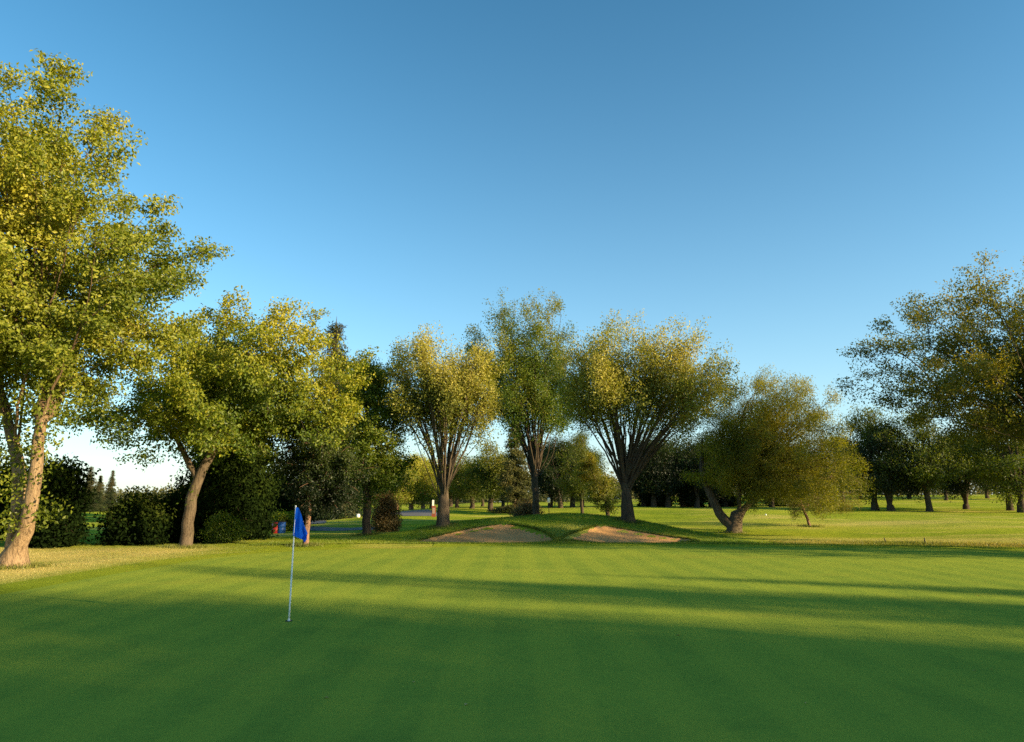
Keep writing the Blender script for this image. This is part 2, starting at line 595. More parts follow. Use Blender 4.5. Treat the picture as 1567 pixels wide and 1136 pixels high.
def make_leaves(rng, C, per, spread, L, palette, zr, tilt=0.0, hang=0.0, wl=.55, bias=None):
    """leaf-sized faces round the twig ends C; palette = (shade, mid, top colour)"""
    T = len(C); N = T * per
    ci = np.repeat(np.arange(T), per)
    g = rng.normal(0, 1, (N, 3)); g *= np.minimum(1, 1.55 / np.maximum(np.linalg.norm(g, axis=1, keepdims=True), 1e-6))
    p = C[ci] + g * spread * 1.15
    cen = C.mean(0); outw = norm((p - cen) / np.maximum(C.std(0), .3))
    if hang: p[:, 2] -= np.abs(rng.normal(0, hang, N))
    h = rng.normal(0, 1, (N, 3)); h[:, 2] -= .5 + hang; h = norm(h)
    nn = rng.normal(0, .8, (N, 3)) + outw * .9; nn[:, 2] += .45
    sd = norm(np.cross(h, nn))
    nrm = np.cross(sd, h)
    l = (L * rng.uniform(.65, 1.25, N))[:, None]
    fold = nrm * l * .10
    V = np.empty((N, 4, 3))
    V[:, 0] = p; V[:, 1] = p + h * l * .48 + sd * l * wl * .5 + fold; V[:, 2] = p + h * l; V[:, 3] = p + h * l * .48 - sd * l * wl * .5 + fold
    Fq = np.arange(N * 4).reshape(N, 4)
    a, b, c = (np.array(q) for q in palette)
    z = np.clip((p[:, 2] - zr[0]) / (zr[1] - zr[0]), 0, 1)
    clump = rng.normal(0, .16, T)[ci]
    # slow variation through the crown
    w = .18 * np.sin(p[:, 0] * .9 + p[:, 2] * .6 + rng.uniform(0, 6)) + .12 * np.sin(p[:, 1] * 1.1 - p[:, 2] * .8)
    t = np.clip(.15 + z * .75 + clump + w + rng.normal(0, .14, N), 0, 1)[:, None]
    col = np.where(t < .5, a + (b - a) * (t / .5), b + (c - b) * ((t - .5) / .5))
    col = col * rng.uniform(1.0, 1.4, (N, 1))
    return V.reshape(-1, 3), Fq, np.repeat(col, 4, axis=0).astype(np.float32)


def build_tree(name, loc, S, crown, bark, label, cat, group=None, nlimbs=8, leafmat='leaf'):
    """Empty > trunk, limbs, crown.  S and crown are in coordinates relative to loc"""
    root = empty(name, loc, label, cat, group)
    n = S.n
    chains, stack = [], [0]
    start_of = []
    # decompose into chains; every chain that leaves the trunk chain is a limb candidate
    main = [0]
    while S.heavy[main[-1]] >= 0 and S.r[main[-1]] > .02: main.append(S.heavy[main[-1]])
    def sub(c, par):
        out = []; st = [(c, par)]
        while st:
            c, par = st.pop(); ch = [par, c]
            while S.heavy[ch[-1]] >= 0: ch.append(S.heavy[ch[-1]])
            out.append((np.array(ch), False))
            for q in ch[1:]:
                for k in S.kids[q]:
                    if k != S.heavy[q]: st.append((k, q))
        return out
    limbs, rest = [], [(np.array(main), True)]
    if S.heavy[main[-1]] >= 0:
        rest += sub(S.heavy[main[-1]], main[-1])
    inmain = set(main)
    for q in main[:-1]:
        for k in S.kids[q]:
            if k not in inmain: limbs.append((S.cnt[k], k, q))
    limbs.sort(reverse=True)
    big = [x for x in limbs[:nlimbs] if S.r[x[1]] > .035]
    for x in limbs:
        if x not in big: rest += sub(x[1], x[2])
    V, Fq = tubes(rest, S)
    mesh_obj('trunk', V, Fq, bark, root)
    for c, k, q in big:
        V, Fq = tubes(sub(k, q), S)
        mesh_obj('limb', V, Fq, bark, root)
    V, Fq, colr = crown
    mesh_obj('crown', V, Fq, M[leafmat], root, smooth=False, col=colr)
    return root


def profile_fn(rows, D, base):
    z, L, R = [], [], []
    for py, l, r in rows:
        a, b = at(l, py, D), at(r, py, D)
        z.append(a[2] - base[2]); L.append(a[0] - base[0]); R.append(b[0] - base[0])
    o = np.argsort(z); z = np.array(z)[o]; L = np.array(L)[o]; R = np.array(R)[o]
    return z, L, R


def sample_crown(rng, prof, nclump, per, cr, hollow, dr=.85, flat=.7, vase=True, maxhy=9.0):
    cr0 = cr
    z, L, R = prof
    out = []; tries = 0
    zz = np.linspace(z[0], z[-1], 200); ww = np.interp(zz, z, R - L) ** 1.35; ww = np.cumsum(ww); ww /= ww[-1]
    while len(out) < nclump and tries < nclump * 40:
        tries += 1
        h = np.interp(rng.uniform(), ww, zz)
        l, r = np.interp(h, z, L), np.interp(h, z, R)
        cx, hx = (l + r) / 2, max(.3, (r - l) / 2 - cr * .55)
        hy = min(hx * dr, maxhy)
        rho = rng.uniform() ** .45 * rng.uniform(.82, 1.10); phi = rng.uniform(0, 2 * math.pi)
        fz = (h - z[0]) / (z[-1] - z[0])
        if vase and rng.uniform() > np.clip((1 - hollow) + hollow * (rho ** 3 * .26 + fz ** 1.9 * 1.25 - .06), 0, 1): continue
        out.append((cx + hx * rho * math.cos(phi), hy * rho * math.sin(phi), h - cr * .2))
    out = np.array(out)
    sc = np.repeat(rng.uniform(.65, 1.3, len(out)), per)[:, None]
    A = np.repeat(out, per, 0) + rng.normal(0, 1, (len(out) * per, 3)) * np.array([cr, cr, cr * flat]) * .60 * sc
    return A


def plume_crown(rng, prof, fork, K, M, per, cr, inner, zlo, flat, dr, maxhy, up, forkspan=.9, bow=.28, topcut=.3):
    """twig-end targets gathered into K sprays that run from inside the crown out to its edge; also the sprays' axes"""
    z, L, R = prof
    A, axes = [], []
    zz = np.linspace(z[0] + zlo * (z[-1] - z[0]), z[-1] - topcut * cr, 200); ww = np.cumsum(np.interp(zz, z, R - L) ** .65); ww /= ww[-1]
    for k in range(K):
        h = np.interp((k + rng.uniform()) / K, ww, zz)
        l, r = np.interp(h, z, L), np.interp(h, z, R)
        cx, hx = (l + r) / 2, max(.4, (r - l) / 2 * 1.04)
        hy = min(hx * dr, maxhy); phi = k * 2.39996 + rng.uniform(-.5, .5)
        rho = rng.uniform(.88, 1.06) if rng.uniform() < .74 else rng.uniform(.15, .7)
        e = np.array([cx + hx * rho * math.cos(phi), hy * rho * math.sin(phi), h])
        v = e - fork; Ln = np.linalg.norm(v)
        c = fork + np.array([v[0] * bow, v[1] * bow, max(v[2], .2 * Ln) * .5 + Ln * up])
        q = lambda t: (1 - t) ** 2 * fork + 2 * t * (1 - t) * c + t * t * e
        q0 = fork + np.array([0, 0, rng.uniform(-1, 1) * forkspan])
        ax = [q(t) for t in (0, .3, .55, .75)]; ax[0] = q0; axes.append(ax)
        w = rng.uniform(.75, 1.3)
        for m in range(M):
            t = inner + (1 - inner) * (m + rng.uniform()) / M
            ctr = q(t) + rng.normal(0, 1, 3) * cr * .35
            g = rng.normal(0, 1, (per, 3)) * np.array([cr, cr, cr * flat]) * .55 * w * (1.15 - .45 * t)
            A.append(ctr + g)
    return np.concatenate(A), axes


def photo_tree(seed, name, label, cat, base_px, rows, paths, R, nclump, per, cr, leaf, palette, bark, D=None, hollow=.75,
               dr=.85, bf=.25, kang=1.1, step=.55, epi=0, hang=0.0, group=None, droop=0.0, spread=None, nlimbs=8, wl=.55, attach=.35, flat=.7, maxhy=9.0, expo=.57, tip=.008, plumes=None, axr=.0, extra=0, bow=.28, topcut=.3):
    rng = np.random.default_rng(seed)
    if D is None:
        g = ground_hit(*base_px); D = g[1]
    b = at(base_px[0], base_px[1], D); b[2] = height(b[0], b[1])
    S = Skeleton(rng)
    for k, pth in enumerate(paths):
        rmin, rmax = 0.0, 9.0
        if isinstance(pth, tuple): pth, rmin, rmax = pth
        pts = []
        for q in pth:
            dd = q[2] if len(q) > 2 else 0.0
            pts.append(at(q[0], q[1], D + dd) - b)
        if k == 0: pts[0] = np.array([0, 0, -.25])
        elif len(pth[0]) == 2 and len(pth) > 2:
            # give side limbs some depth of their own
            dy = rng.uniform(-1, 1) * .35 * abs(pts[-1][2] - pts[0][2])
            for i, p in enumerate(pts): p[1] += dy * (i / (len(pts) - 1)) ** 1.3
        S.path(pts, step * .8, attach if k == 0 else .3, True, rmin, rmax)
    prof = profile_fn(rows, D, b)
    if plumes:
        K, Mm, inner, zlo, up, fk = plumes
        fork = at(*fk, D) - b
        A, axes = plume_crown(rng, prof, fork, K, Mm, per, cr, inner, zlo, flat, dr, maxhy, up, bow=bow, topcut=topcut)
        ln = np.array([np.linalg.norm(a[-1] - a[0]) for a in axes])
        for k in np.argsort(-ln)[:int(K * .75)]: S.path(axes[k], step, .3, True, axr, 9.0)
    else:
        A = sample_crown(rng, prof, nclump, per, cr, hollow, dr, flat, maxhy=maxhy)
    if extra: A = np.vstack([A, sample_crown(rng, prof, extra, per, cr, hollow, dr, flat, maxhy=maxhy)])
    S.grow(A, bf, kang, step, droop)
    S.finish(R, tip, expo)
    tips = S.p[np.array(S.tips)]
    tw = np.where((S.cnt <= 2) & (~S.trunk[:S.n]))[0]; pa = S.par[tw]
    tips = np.vstack([tips] + [S.p[tw] * (1 - q) + S.p[pa] * q for q in (.15, .6)])
    if epi:
        tr = np.where(S.trunk[:S.n] & (S.r > .06) & (S.p[:S.n, 2] > 1.6))[0]
        pk = S.p[rng.choice(tr, epi)] + rng.normal(0, 1, (epi, 3)) * np.array([.38, .38, .3])
        tips = np.vstack([tips, pk])
    cnt, L = leaf
    per_tip = max(3, int(cnt / len(tips)))
    sp = np.array(spread if spread else (cr * .27, cr * .27, cr * .2 * (1 + .5 * (flat > 1))))
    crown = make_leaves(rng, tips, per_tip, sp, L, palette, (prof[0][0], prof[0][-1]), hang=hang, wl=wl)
    return build_tree(name, b, S, crown, M[bark], label, cat, group, nlimbs)


YEL = ((.092, .118, .012), (.215, .226, .024), (.38, .335, .042))
OLIVE = ((.050, .072, .010), (.100, .118, .013), (.175, .160, .018))
GREEN = ((.050, .085, .010), (.110, .150, .013), (.20, .21, .018))
GOLD = ((.090, .108, .018), (.225, .222, .034), (.42, .355, .076))
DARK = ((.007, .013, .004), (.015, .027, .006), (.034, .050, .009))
RUST = ((.05, .05, .018), (.12, .085, .03), (.22, .13, .05))
WILLOW = ((.085, .098, .014), (.205, .195, .024), (.35, .295, .038))

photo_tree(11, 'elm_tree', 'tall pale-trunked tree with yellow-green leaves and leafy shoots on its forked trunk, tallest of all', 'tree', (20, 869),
    [(40, -90, 80), (75, -130, 108), (110, -180, 156), (185, -225, 160), (215, -240, 212), (255, -265, 215), (275, -280, 258), (340, -300, 284), (400, -310, 275), (450, -310, 275), (500, -300, 262), (540, -280, 240), (600, -230, 165), (640, -170, 110)],
    [([(20, 869), (22, 830), (28, 790), (30, 750), (24, 690), (10, 630, .6), (-6, 580, 1), (-22, 500, 1.4)], .25, .36),
     ([(21, 845), (42, 812, -.2), (54, 770, -.3), (66, 710, -.3), (80, 650, -.4), (104, 595, -.5), (135, 540, -.8), (165, 470, -1.2), (180, 390, -1.4)], .05, .225),
     [(82, 645, -.4), (84, 590, .5), (92, 520, 1), (120, 440, 1.6), (130, 340, 2)],
     [(104, 595, -.5), (150, 560, -1.4), (190, 525, -2), (240, 480, -2.6)],
     [(24, 690), (50, 600, 1.5), (60, 500, 2.4), (50, 380, 3), (50, 240, 3)],
     [(10, 620), (-50, 540), (-120, 440), (-170, 340)],
     [(24, 690), (20, 600, -1.6), (40, 490, -2.4), (60, 360, -2.8), (60, 200, -2)]],
    .36, 210, 10, .78, (175000, .145), YEL, 'bark_pale', hollow=.45, epi=420, bf=.12, kang=1.0, nlimbs=12, expo=.62, topcut=.0, plumes=(84, 5, .42, .02, .02, (45, 540)))

photo_tree(12, 'elm_tree', 'broad green tree with leaning trunk forked low, standing on the pale dry grass', 'tree', (284, 838),
    [(458, 320, 440), (474, 290, 510), (505, 250, 545), (555, 195, 565), (600, 165, 560), (640, 110, 555), (665, 105, 540), (690, 160, 490), (702, 215, 450)],
    [([(284, 838), (288, 800), (294, 762), (302, 735), (318, 705), (332, 678), (344, 630), (356, 570), (365, 520)], .0, .29),
     ([(299, 748), (288, 708), (266, 672), (238, 642), (200, 625), (165, 640)], .17, 9.0),
     [(318, 708), (316, 650), (302, 590), (300, 530)],
     [(334, 680), (380, 650), (430, 625), (480, 600)],
     [(346, 630), (400, 590), (440, 540)],
     [(290, 705), (262, 640), (250, 580)]],
    .24, 190, 10, .7, (112000, .16), ((.062, .098, .012), (.172, .198, .018), (.345, .305, .030)), 'bark', hollow=.35, bf=.15, kang=1.0, epi=30, nlimbs=9, extra=40, plumes=(84, 5, .36, .05, .02, (328, 655)))

photo_tree(13, 'ash_tree', 'dark slender tree with drooping low branches, its trunk rising behind the blue flag', 'tree', (467, 835),
    [(640, 430, 540), (680, 410, 560), (720, 405, 565), (750, 425, 545), (772, 480, 540)],
    [[(467, 835), (470, 800), (473, 770), (474, 730), (480, 690), (485, 650)],
     [(473, 770), (500, 735), (530, 720)], [(474, 740), (445, 715), (430, 690)]],
    .125, 60, 11, .6, (24000, .13), DARK[:2] + ((.065, .085, .013),), 'bark_pink', hollow=.2, hang=.15, droop=.1, nlimbs=4)

photo_tree(14, 'elm_tree', 'narrow green tree with dark single trunk beside the round rusty bush', 'tree', (561, 819),
    [(533, 548, 568), (560, 525, 592), (600, 520, 612), (640, 500, 628), (690, 498, 640), (722, 508, 630), (748, 540, 600), (768, 552, 572)],
    [[(561, 819), (562, 785), (561, 745), (556, 700), (560, 645), (563, 590), (558, 555)],
     [(561, 745), (585, 705), (607, 660), (612, 620)], [(560, 730), (538, 695), (522, 650)], [(557, 700), (575, 650), (585, 600)], [(561, 748), (600, 720), (630, 700)]],
    .27, 105, 12, .75, (46000, .16), GREEN, 'bark_dark', hollow=.3, nlimbs=6)

photo_tree(15, 'elm_tree', 'vase-shaped tree with golden top and many upright stems, left of the sand bunkers', 'tree', (679, 805),
    [(514, 645, 728), (530, 612, 748), (560, 603, 754), (600, 603, 755), (630, 606, 756), (660, 612, 752), (690, 622, 735)],
    [[(679, 805), (679, 780), (680, 760), (683, 735), (688, 690), (695, 640), (700, 590)],
     [(676, 770), (660, 735), (645, 695), (632, 655), (622, 610)], [(677, 765), (666, 725), (656, 680), (648, 620), (645, 575)],
     [(679, 760), (672, 715), (668, 660), (668, 590)], [(681, 758), (694, 715), (706, 670), (720, 610)], [(682, 760), (704, 715), (722, 690), (748, 662)],
     [(680, 755), (682, 700), (680, 640), (676, 570)], [(683, 748), (712, 690), (735, 630)]],
    .34, 140, 13, .75, (60000, .14), GOLD, 'bark', hollow=.93, bf=.2, kang=1.4, nlimbs=14, attach=.6, flat=1.25, axr=.075, bow=.46, topcut=1.4, extra=22, plumes=(40, 5, .69, .38, .10, (680, 752)))

photo_tree(16, 'elm_tree', 'tall green vase-shaped tree with dark stems standing behind the grassy mound', 'tree', (820, 792),
    [(466, 745, 860), (485, 716, 892), (520, 712, 902), (560, 720, 900), (600, 734, 890), (640, 752, 872), (670, 768, 850)],
    [[(820, 792), (820, 765), (818, 735), (812, 700), (804, 655), (790, 605), (770, 550), (755, 510)],
     [(819, 730), (818, 690), (814, 640), (806, 580), (800, 520)], [(819, 735), (828, 690), (830, 640), (832, 570), (830, 510)],
     [(820, 735), (838, 695), (845, 640), (862, 580), (872, 530)], [(822, 740), (844, 700), (852, 650), (850, 590)], [(812, 700), (790, 660), (768, 620)]],
    .30, 135, 11, .85, (92000, .165), GREEN[:2] + ((.22, .20, .022),), 'bark_dark', D=60, hollow=.85, bf=.2, kang=1.4, nlimbs=12, attach=.6, flat=1.2, axr=.075, bow=.38, topcut=2.3, extra=45, plumes=(50, 6, .58, .22, .10, (819, 725)))

photo_tree(17, 'elm_tree', 'wide golden-topped tree with a fan of bare dark limbs behind the right bunker', 'tree', (960, 797),
    [(486, 905, 985), (500, 885, 1010), (530, 872, 1055), (560, 866, 1098), (590, 864, 1110), (620, 864, 1108), (655, 866, 1098), (685, 880, 1060), (705, 895, 960)],
    [[(960, 797), (960, 775), (958, 752), (956, 720), (952, 670), (948, 610), (945, 550)],
     [(955, 760), (938, 715), (920, 670), (904, 625), (895, 580)], [(956, 750), (940, 700), (932, 650), (925, 590)],
     [(959, 752), (966, 700), (976, 640), (990, 575), (1000, 530)], [(960, 752), (978, 705), (1005, 655), (1040, 605), (1070, 575)],
     [(962, 755), (990, 715), (1030, 680), (1070, 650), (1095, 630)], [(960, 750), (985, 690), (1020, 630), (1050, 570)], [(959, 745), (966, 690), (968, 620), (965, 550)],
     [(962, 757), (1000, 725), (1040, 700), (1080, 672)]],
    .38, 190, 12, .9, (84000, .145), GOLD, 'bark_dark', hollow=.95, bf=.2, kang=1.4, nlimbs=16, attach=.6, flat=1.2, axr=.08, bow=.46, topcut=1.5, extra=34, plumes=(62, 5, .73, .38, .10, (957, 748)))

photo_tree(18, 'willow_tree', 'low dense olive willow with a short trunk split into three leaning stems', 'tree', (1122, 816),
    [(564, 1150, 1225), (585, 1105, 1250), (610, 1085, 1268), (650, 1072, 1290), (690, 1068, 1305), (705, 1070, 1314), (738, 1078, 1316), (758, 1150, 1316), (772, 1196, 1302)],
    [([(1124, 816), (1128, 790), (1131, 765), (1130, 720), (1132, 670), (1140, 620)], .17, 9.0),
     ([(1122, 812), (1103, 785), (1090, 752), (1082, 715), (1085, 670)], .36, 9.0), ([(1129, 788), (1146, 772), (1158, 755), (1162, 720), (1180, 670), (1195, 620)], .15, .22),
     [(1158, 750), (1195, 710), (1235, 690), (1275, 690)], [(1131, 740), (1110, 690), (1105, 640)], [(1160, 730), (1210, 670), (1240, 630)]],
    .44, 190, 11, .85, (200000, .14), WILLOW, 'bark', hollow=.1, hang=.20, bf=.2, kang=.7, nlimbs=8, wl=.34, dr=.8, extra=90, plumes=(70, 5, .30, .0, .03, (1150, 735)))

photo_tree(19, 'willow_sapling', 'small leaning tree with thin trunk and drooping yellowish twigs under the willow', 'tree', (1240, 806),
    [(690, 1200, 1270), (720, 1180, 1305), (750, 1172, 1312), (775, 1185, 1308), (788, 1215, 1290)],
    [[(1241, 806), (1236, 794), (1229, 778), (1222, 755), (1220, 725)], [(1224, 760), (1250, 735), (1285, 728)], [(1222, 750), (1195, 735)]],
    .10, 55, 11, .55, (20000, .12), ((.08, .085, .016), (.17, .145, .025), (.26, .20, .04)), 'bark_pink', hollow=.1, hang=.28, droop=.15, nlimbs=3, wl=.3)

photo_tree(20, 'elm_tree', 'huge spreading tree reaching in from the right edge with long bare sweeping limbs', 'tree', (1665, 806),
    [(395, 1545, 1800), (420, 1440, 1850), (450, 1410, 1900), (490, 1330, 1940), (525, 1288, 1960), (560, 1270, 1970), (590, 1278, 1970), (620, 1345, 1960), (650, 1440, 1950), (672, 1500, 1900)],
    [[(1665, 806), (1662, 770), (1652, 735), (1640, 700), (1630, 640, 1), (1615, 560, 1.6), (1605, 470, 2)],
     [(1645, 715), (1600, 682), (1545, 655), (1480, 622), (1420, 598), (1350, 575)], [(1640, 700), (1590, 640, -1), (1530, 570, -2), (1470, 510, -2.5)],
     [(1600, 682), (1535, 665, -1.5), (1470, 645, -2.4), (1400, 615, -3)], [(1635, 690), (1590, 590, 2), (1540, 490, 3)], [(1650, 735), (1710, 660), (1790, 580), (1860, 520)],
     [(1640, 700), (1680, 590, -2), (1720, 480, -2)], [(1600, 682), (1520, 610, 2), (1440, 555, 3)], [(1590, 640, -1), (1560, 545, -3), (1520, 450, -3)]],
    .48, 240, 10, .8, (170000, .135), ((.058, .072, .012), (.150, .145, .020), (.32, .245, .040)), 'bark_dark', D=34.5, hollow=.75, bf=.3, kang=1.3, nlimbs=12, maxhy=5.5, extra=95, plumes=(84, 5, .46, .0, .04, (1615, 672)))

photo_tree(21, 'young_tree', 'little yellow-leaved tree with a short stem beside the golden-topped fan tree', 'tree', (929, 794),
    [(700, 880, 912), (725, 875, 935), (750, 885, 948), (768, 898, 952), (776, 915, 940)],
    [[(929, 794), (929, 778), (925, 760), (912, 735), (900, 712)], [(926, 762), (935, 748), (940, 735)]],
    .16, 34, 10, .6, (11000, .15), ((.06, .085, .012), (.14, .15, .02), (.24, .20, .025)), 'bark', D=58, hollow=.1, nlimbs=2)


# ------------------------------------------------------------------ generic kinds
def ellipse_prof(h0, h1, rad, shape):
    z = np.linspace(h0, h1, 9); t = (z - h0) / (h1 - h0)
    w = rad * np.interp(t, np.linspace(0, 1, len(shape)), shape)
    return z, -w, w


def generic_tree(seed, name, loc, label, cat, Ht, rad, fork, shape, R, palette, bark, nclump=46, per=9, cr=.95, leaf=(15000, .24), stems=3, hollow=.4, group=None, low=None, nlimbs=3, hang=0.0, dr=1.0, leafmat='leaf'):
    rng = np.random.default_rng(seed)
    S = Skeleton(rng, 9000)
    S.path([(0, 0, -.3), (rng.normal(0, .1), rng.normal(0, .1), fork * .6), (rng.normal(0, .2), rng.normal(0, .2), fork), (rng.normal(0, .5), rng.normal(0, .5), Ht * .7)], .8, .3)
    for k in range(stems):
        a = k / stems * 6.28 + rng.uniform(-.4, .4); q = rad * rng.uniform(.3, .6)
        S.path([(0, 0, fork * rng.uniform(.5, 1)), (math.cos(a) * q * .4, math.sin(a) * q * .4, fork + (Ht - fork) * .3), (math.cos(a) * q, math.sin(a) * q, fork + (Ht - fork) * .65)], .8, .3)
    pr = ellipse_prof(low if low is not None else fork * .8, Ht, rad, shape)
    A = sample_crown(rng, pr, nclump, per, cr, hollow, dr, maxhy=30)
    S.grow(A, .15, 1.1, .8); S.finish(R, .015)
    tips = S.p[np.array(S.tips)]
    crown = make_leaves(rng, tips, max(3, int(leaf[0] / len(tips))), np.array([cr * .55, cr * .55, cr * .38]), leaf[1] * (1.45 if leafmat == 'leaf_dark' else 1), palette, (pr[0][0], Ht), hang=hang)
    return build_tree(name, loc, S, crown, M[bark], label, cat, group, nlimbs, leafmat)


def generic_spruce(seed, name, loc, label, cat, Ht, rad, palette, n_whorl=34, needles=30000, group=None, L=.3):
    rng = np.random.default_rng(seed)
    root = empty(name, loc, label, cat, group)
    S = Skeleton(rng, 9000)
    S.path([(0, 0, -.3), (0, 0, Ht * .5), (0, 0, Ht)], .6, .02)
    pts = []
    top = S.n
    for k in range(n_whorl):
        z = Ht * (.05 + .93 * k / n_whorl); rr = rad * (1 - z / Ht) ** .85 * rng.uniform(.8, 1.12) + .12
        nb = 5 if z < Ht * .8 else 4
        for j in range(nb):
            a = rng.uniform(0, 6.28); ln = rr * rng.uniform(.75, 1.1)
            i0 = int(np.argmin(np.abs(S.p[:top, 2] - z)))
            d = np.array([math.cos(a), math.sin(a), 0])
            S.path([S.p[i0], S.p[i0] + d * ln * .5 + UP * (-.05 * ln), S.p[i0] + d * ln + UP * (-.22 * ln + .06 * ln)], max(.25, ln / 4), .1, False)
            for t in np.linspace(.18, 1, max(3, int(ln * 4))):
                pts.append(S.p[i0] + d * ln * t + UP * (-.2 * ln * t) + np.cross(d, UP) * rng.normal(0, .16 * ln * (1.1 - t)))
    S.finish(.03 * Ht * .75, .012)
    pts = np.array(pts)
    per = max(3, needles // len(pts))
    c = make_leaves(rng, pts, per, np.array([.17, .17, .10]) * rad / 2, L, palette, (0, Ht), hang=.12, wl=.3)
    # rebuild as trunk + branches in one bark mesh
    def chains():
        main = [0]; used = set([0]); out = []
        order = np.argsort(S.par[:S.n])
        kids = S.kids
        stk = [(None, 0)]
        while stk:
            par, c0 = stk.pop(); ch = ([par] if par is not None else []) + [c0]
            while S.heavy[ch[-1]] >= 0: ch.append(S.heavy[ch[-1]])
            out.append((np.array(ch), par is None))
            for q in (ch if par is None else ch[1:]):
                for k in kids[q]:
                    if k != S.heavy[q]: stk.append((q, k))
        return out
    V, Fq = tubes(chains(), S)
    mesh_obj('trunk', V, Fq, M['bark_dark'], root)
    mesh_obj('crown', c[0], c[1], M['needle'], root, smooth=False, col=c[2])
    return root


def place(px, D):
    x = (px - W0 / 2) / F * D / (CP + (769 - H0 / 2) / F * SP)   # close to eye level
    x = at(px, HORIZON, D)[0]
    return np.array([x, D, float(height(x, D)) - .03])


def H_at(py, D, x, z0):            # height of the point seen at row py at depth D above z0
    return at(W0 / 2, py, D)[2] - z0


ROUND = (.35, .75, .95, 1.0, .97, .88, .72, .5, .18)
BUSHY = (.8, .95, 1.0, 1.0, .95, .85, .7, .5, .2)
OVAL = (.3, .6, .8, .92, 1.0, .98, .86, .62, .2)

# --- right-hand orchard-like trees with dark trunks
pR = place(1338, 92)
prot_a = generic_tree(31, 'park_tree', pR, 'dark round tree with twin trunks, first beyond the right edge of the willow', 'tree', 13.5, 5.2, 1.6, ROUND, .40, OLIVE[:2] + ((.11, .12, .016),), 'bark_dark', 60, 9, 1.1, (20000, .25), 3, .3, 'trees on the far right fairway', nlimbs=4, low=2.6)
prot_b = generic_tree(32, 'park_tree', place(1420, 88), 'dark round-crowned tree with a single straight trunk beyond the right fairway', 'tree', 13, 5.6, 2.4, ROUND, .34, OLIVE[:2] + ((.12, .125, .016),), 'bark_dark', 60, 9, 1.1, (20000, .25), 4, .3, 'trees on the far right fairway', nlimbs=4, low=2.9)
prot_c = generic_tree(33, 'park_tree', place(1477, 97), 'dark tree whose trunk splits low into a wide fork beyond the right fairway', 'tree', 11.5, 5.4, .9, ROUND, .38, DARK[:2] + ((.10, .11, .016),), 'bark_dark', 55, 9, 1.1, (18000, .26), 5, .3, 'trees on the far right fairway', nlimbs=5, low=2.4)
gR = 'trees on the far right fairway'
def cp(proto, px, D, ht_scale, label, group, rz=None, wide=1.0):
    random.seed(int(px * 7 + D)); rz = random.uniform(0, 6.28) if rz is None else rz
    s = ht_scale
    return copy_tree(proto, place(px, D), rz, (s * wide, s * wide, s), label, group)
cp(prot_c, 1362, 90, 1.02, 'dark tree with a wide low-forked trunk just right of the twin-trunked one', gR)
cp(prot_b, 1544, 90, 1.0, 'dark tree with a thick trunk, left one of the pair near the right edge', gR)
cp(prot_a, 1562, 84, 1.0, 'dark thick-trunked tree, right one of the pair at the right edge', gR)
far_lab = 'far small tree in the hazy row behind the right fairway trees'
gF = 'far tree row beyond the right fairway'
for px, D, s, pr in ((1290, 128, .95, 1), (1318, 150, 1.0, 2), (1392, 150, .95, 0), (1448, 140, .9, 1), (1512, 150, .9, 2), (1575, 140, .9, 0), (1250, 135, .85, 2)):
    cp((prot_a, prot_b, prot_c)[pr], px, D, s, far_lab, gF)

# --- dark row behind the mound and between the golden tree and the willow
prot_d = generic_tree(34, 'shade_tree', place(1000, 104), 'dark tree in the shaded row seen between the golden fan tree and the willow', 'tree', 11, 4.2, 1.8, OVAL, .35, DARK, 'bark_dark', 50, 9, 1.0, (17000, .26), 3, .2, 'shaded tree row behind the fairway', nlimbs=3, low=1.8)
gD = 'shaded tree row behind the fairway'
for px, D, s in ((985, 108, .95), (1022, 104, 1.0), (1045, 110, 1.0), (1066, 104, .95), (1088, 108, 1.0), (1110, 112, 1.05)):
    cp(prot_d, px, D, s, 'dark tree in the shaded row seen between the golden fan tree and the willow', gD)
gE = 'dark trees directly above the mound'
for px, D, s in ((842, 112, 1.02), (858, 106, .98), (876, 110, 1.0), (890, 114, .95)):
    cp(prot_d, px, D, s, 'dark tree in the dense clump above the mound, right of the tall green vase tree', gE)
for px, D, s in ((1180, 112, 1.0), (1215, 118, .95), (1150, 110, 1.05)):
    cp(prot_d, px, D, s, 'dark tree half hidden behind the willow crown', 'trees behind the willow')
cp(prot_b, 890, 76, .70, 'light green round tree left of the golden fan tree', 'lighter trees behind the mound', wide=.7)

# --- centre background, left of the mound
prot_e = generic_tree(35, 'maple_tree', place(752, 92), 'olive round tree with a clear dark trunk seen left of the spruce', 'tree', 9.5, 4.4, 2.2, ROUND, .36, OLIVE, 'bark_dark', 50, 9, 1.0, (18000, .24), 4, .3, 'sunlit trees in the centre distance', nlimbs=4, low=2.2)
gC = 'sunlit trees in the centre distance'
cp(prot_e, 722, 100, .82, 'olive tree behind the vase-shaped tree, left of the clear-trunked one', gC)
cp(prot_e, 700, 112, .95, 'bushy olive tree seen just right of the vase-shaped trunk', gC, wide=.8)
prot_f = generic_tree(36, 'maple_tree', place(630, 118), 'sunlit yellowish tree in the distance between the rusty bush and the vase-shaped tree', 'tree', 10.5, 4.4, 1.5, OVAL, .36, YEL, 'bark_pink', 50, 9, 1.0, (17000, .26), 3, .3, gC, nlimbs=3, low=1.2)
cp(prot_f, 648, 128, .95, 'sunlit yellowish tree in the distance close to the vase-shaped trunk', gC)
cp(prot_f, 607, 112, .85, 'yellowish tree with a pinkish trunk in the distance above the rusty bush', gC)
cp(prot_e, 588, 100, .95, 'dark olive tree in the distance behind the narrow green tree', gC)
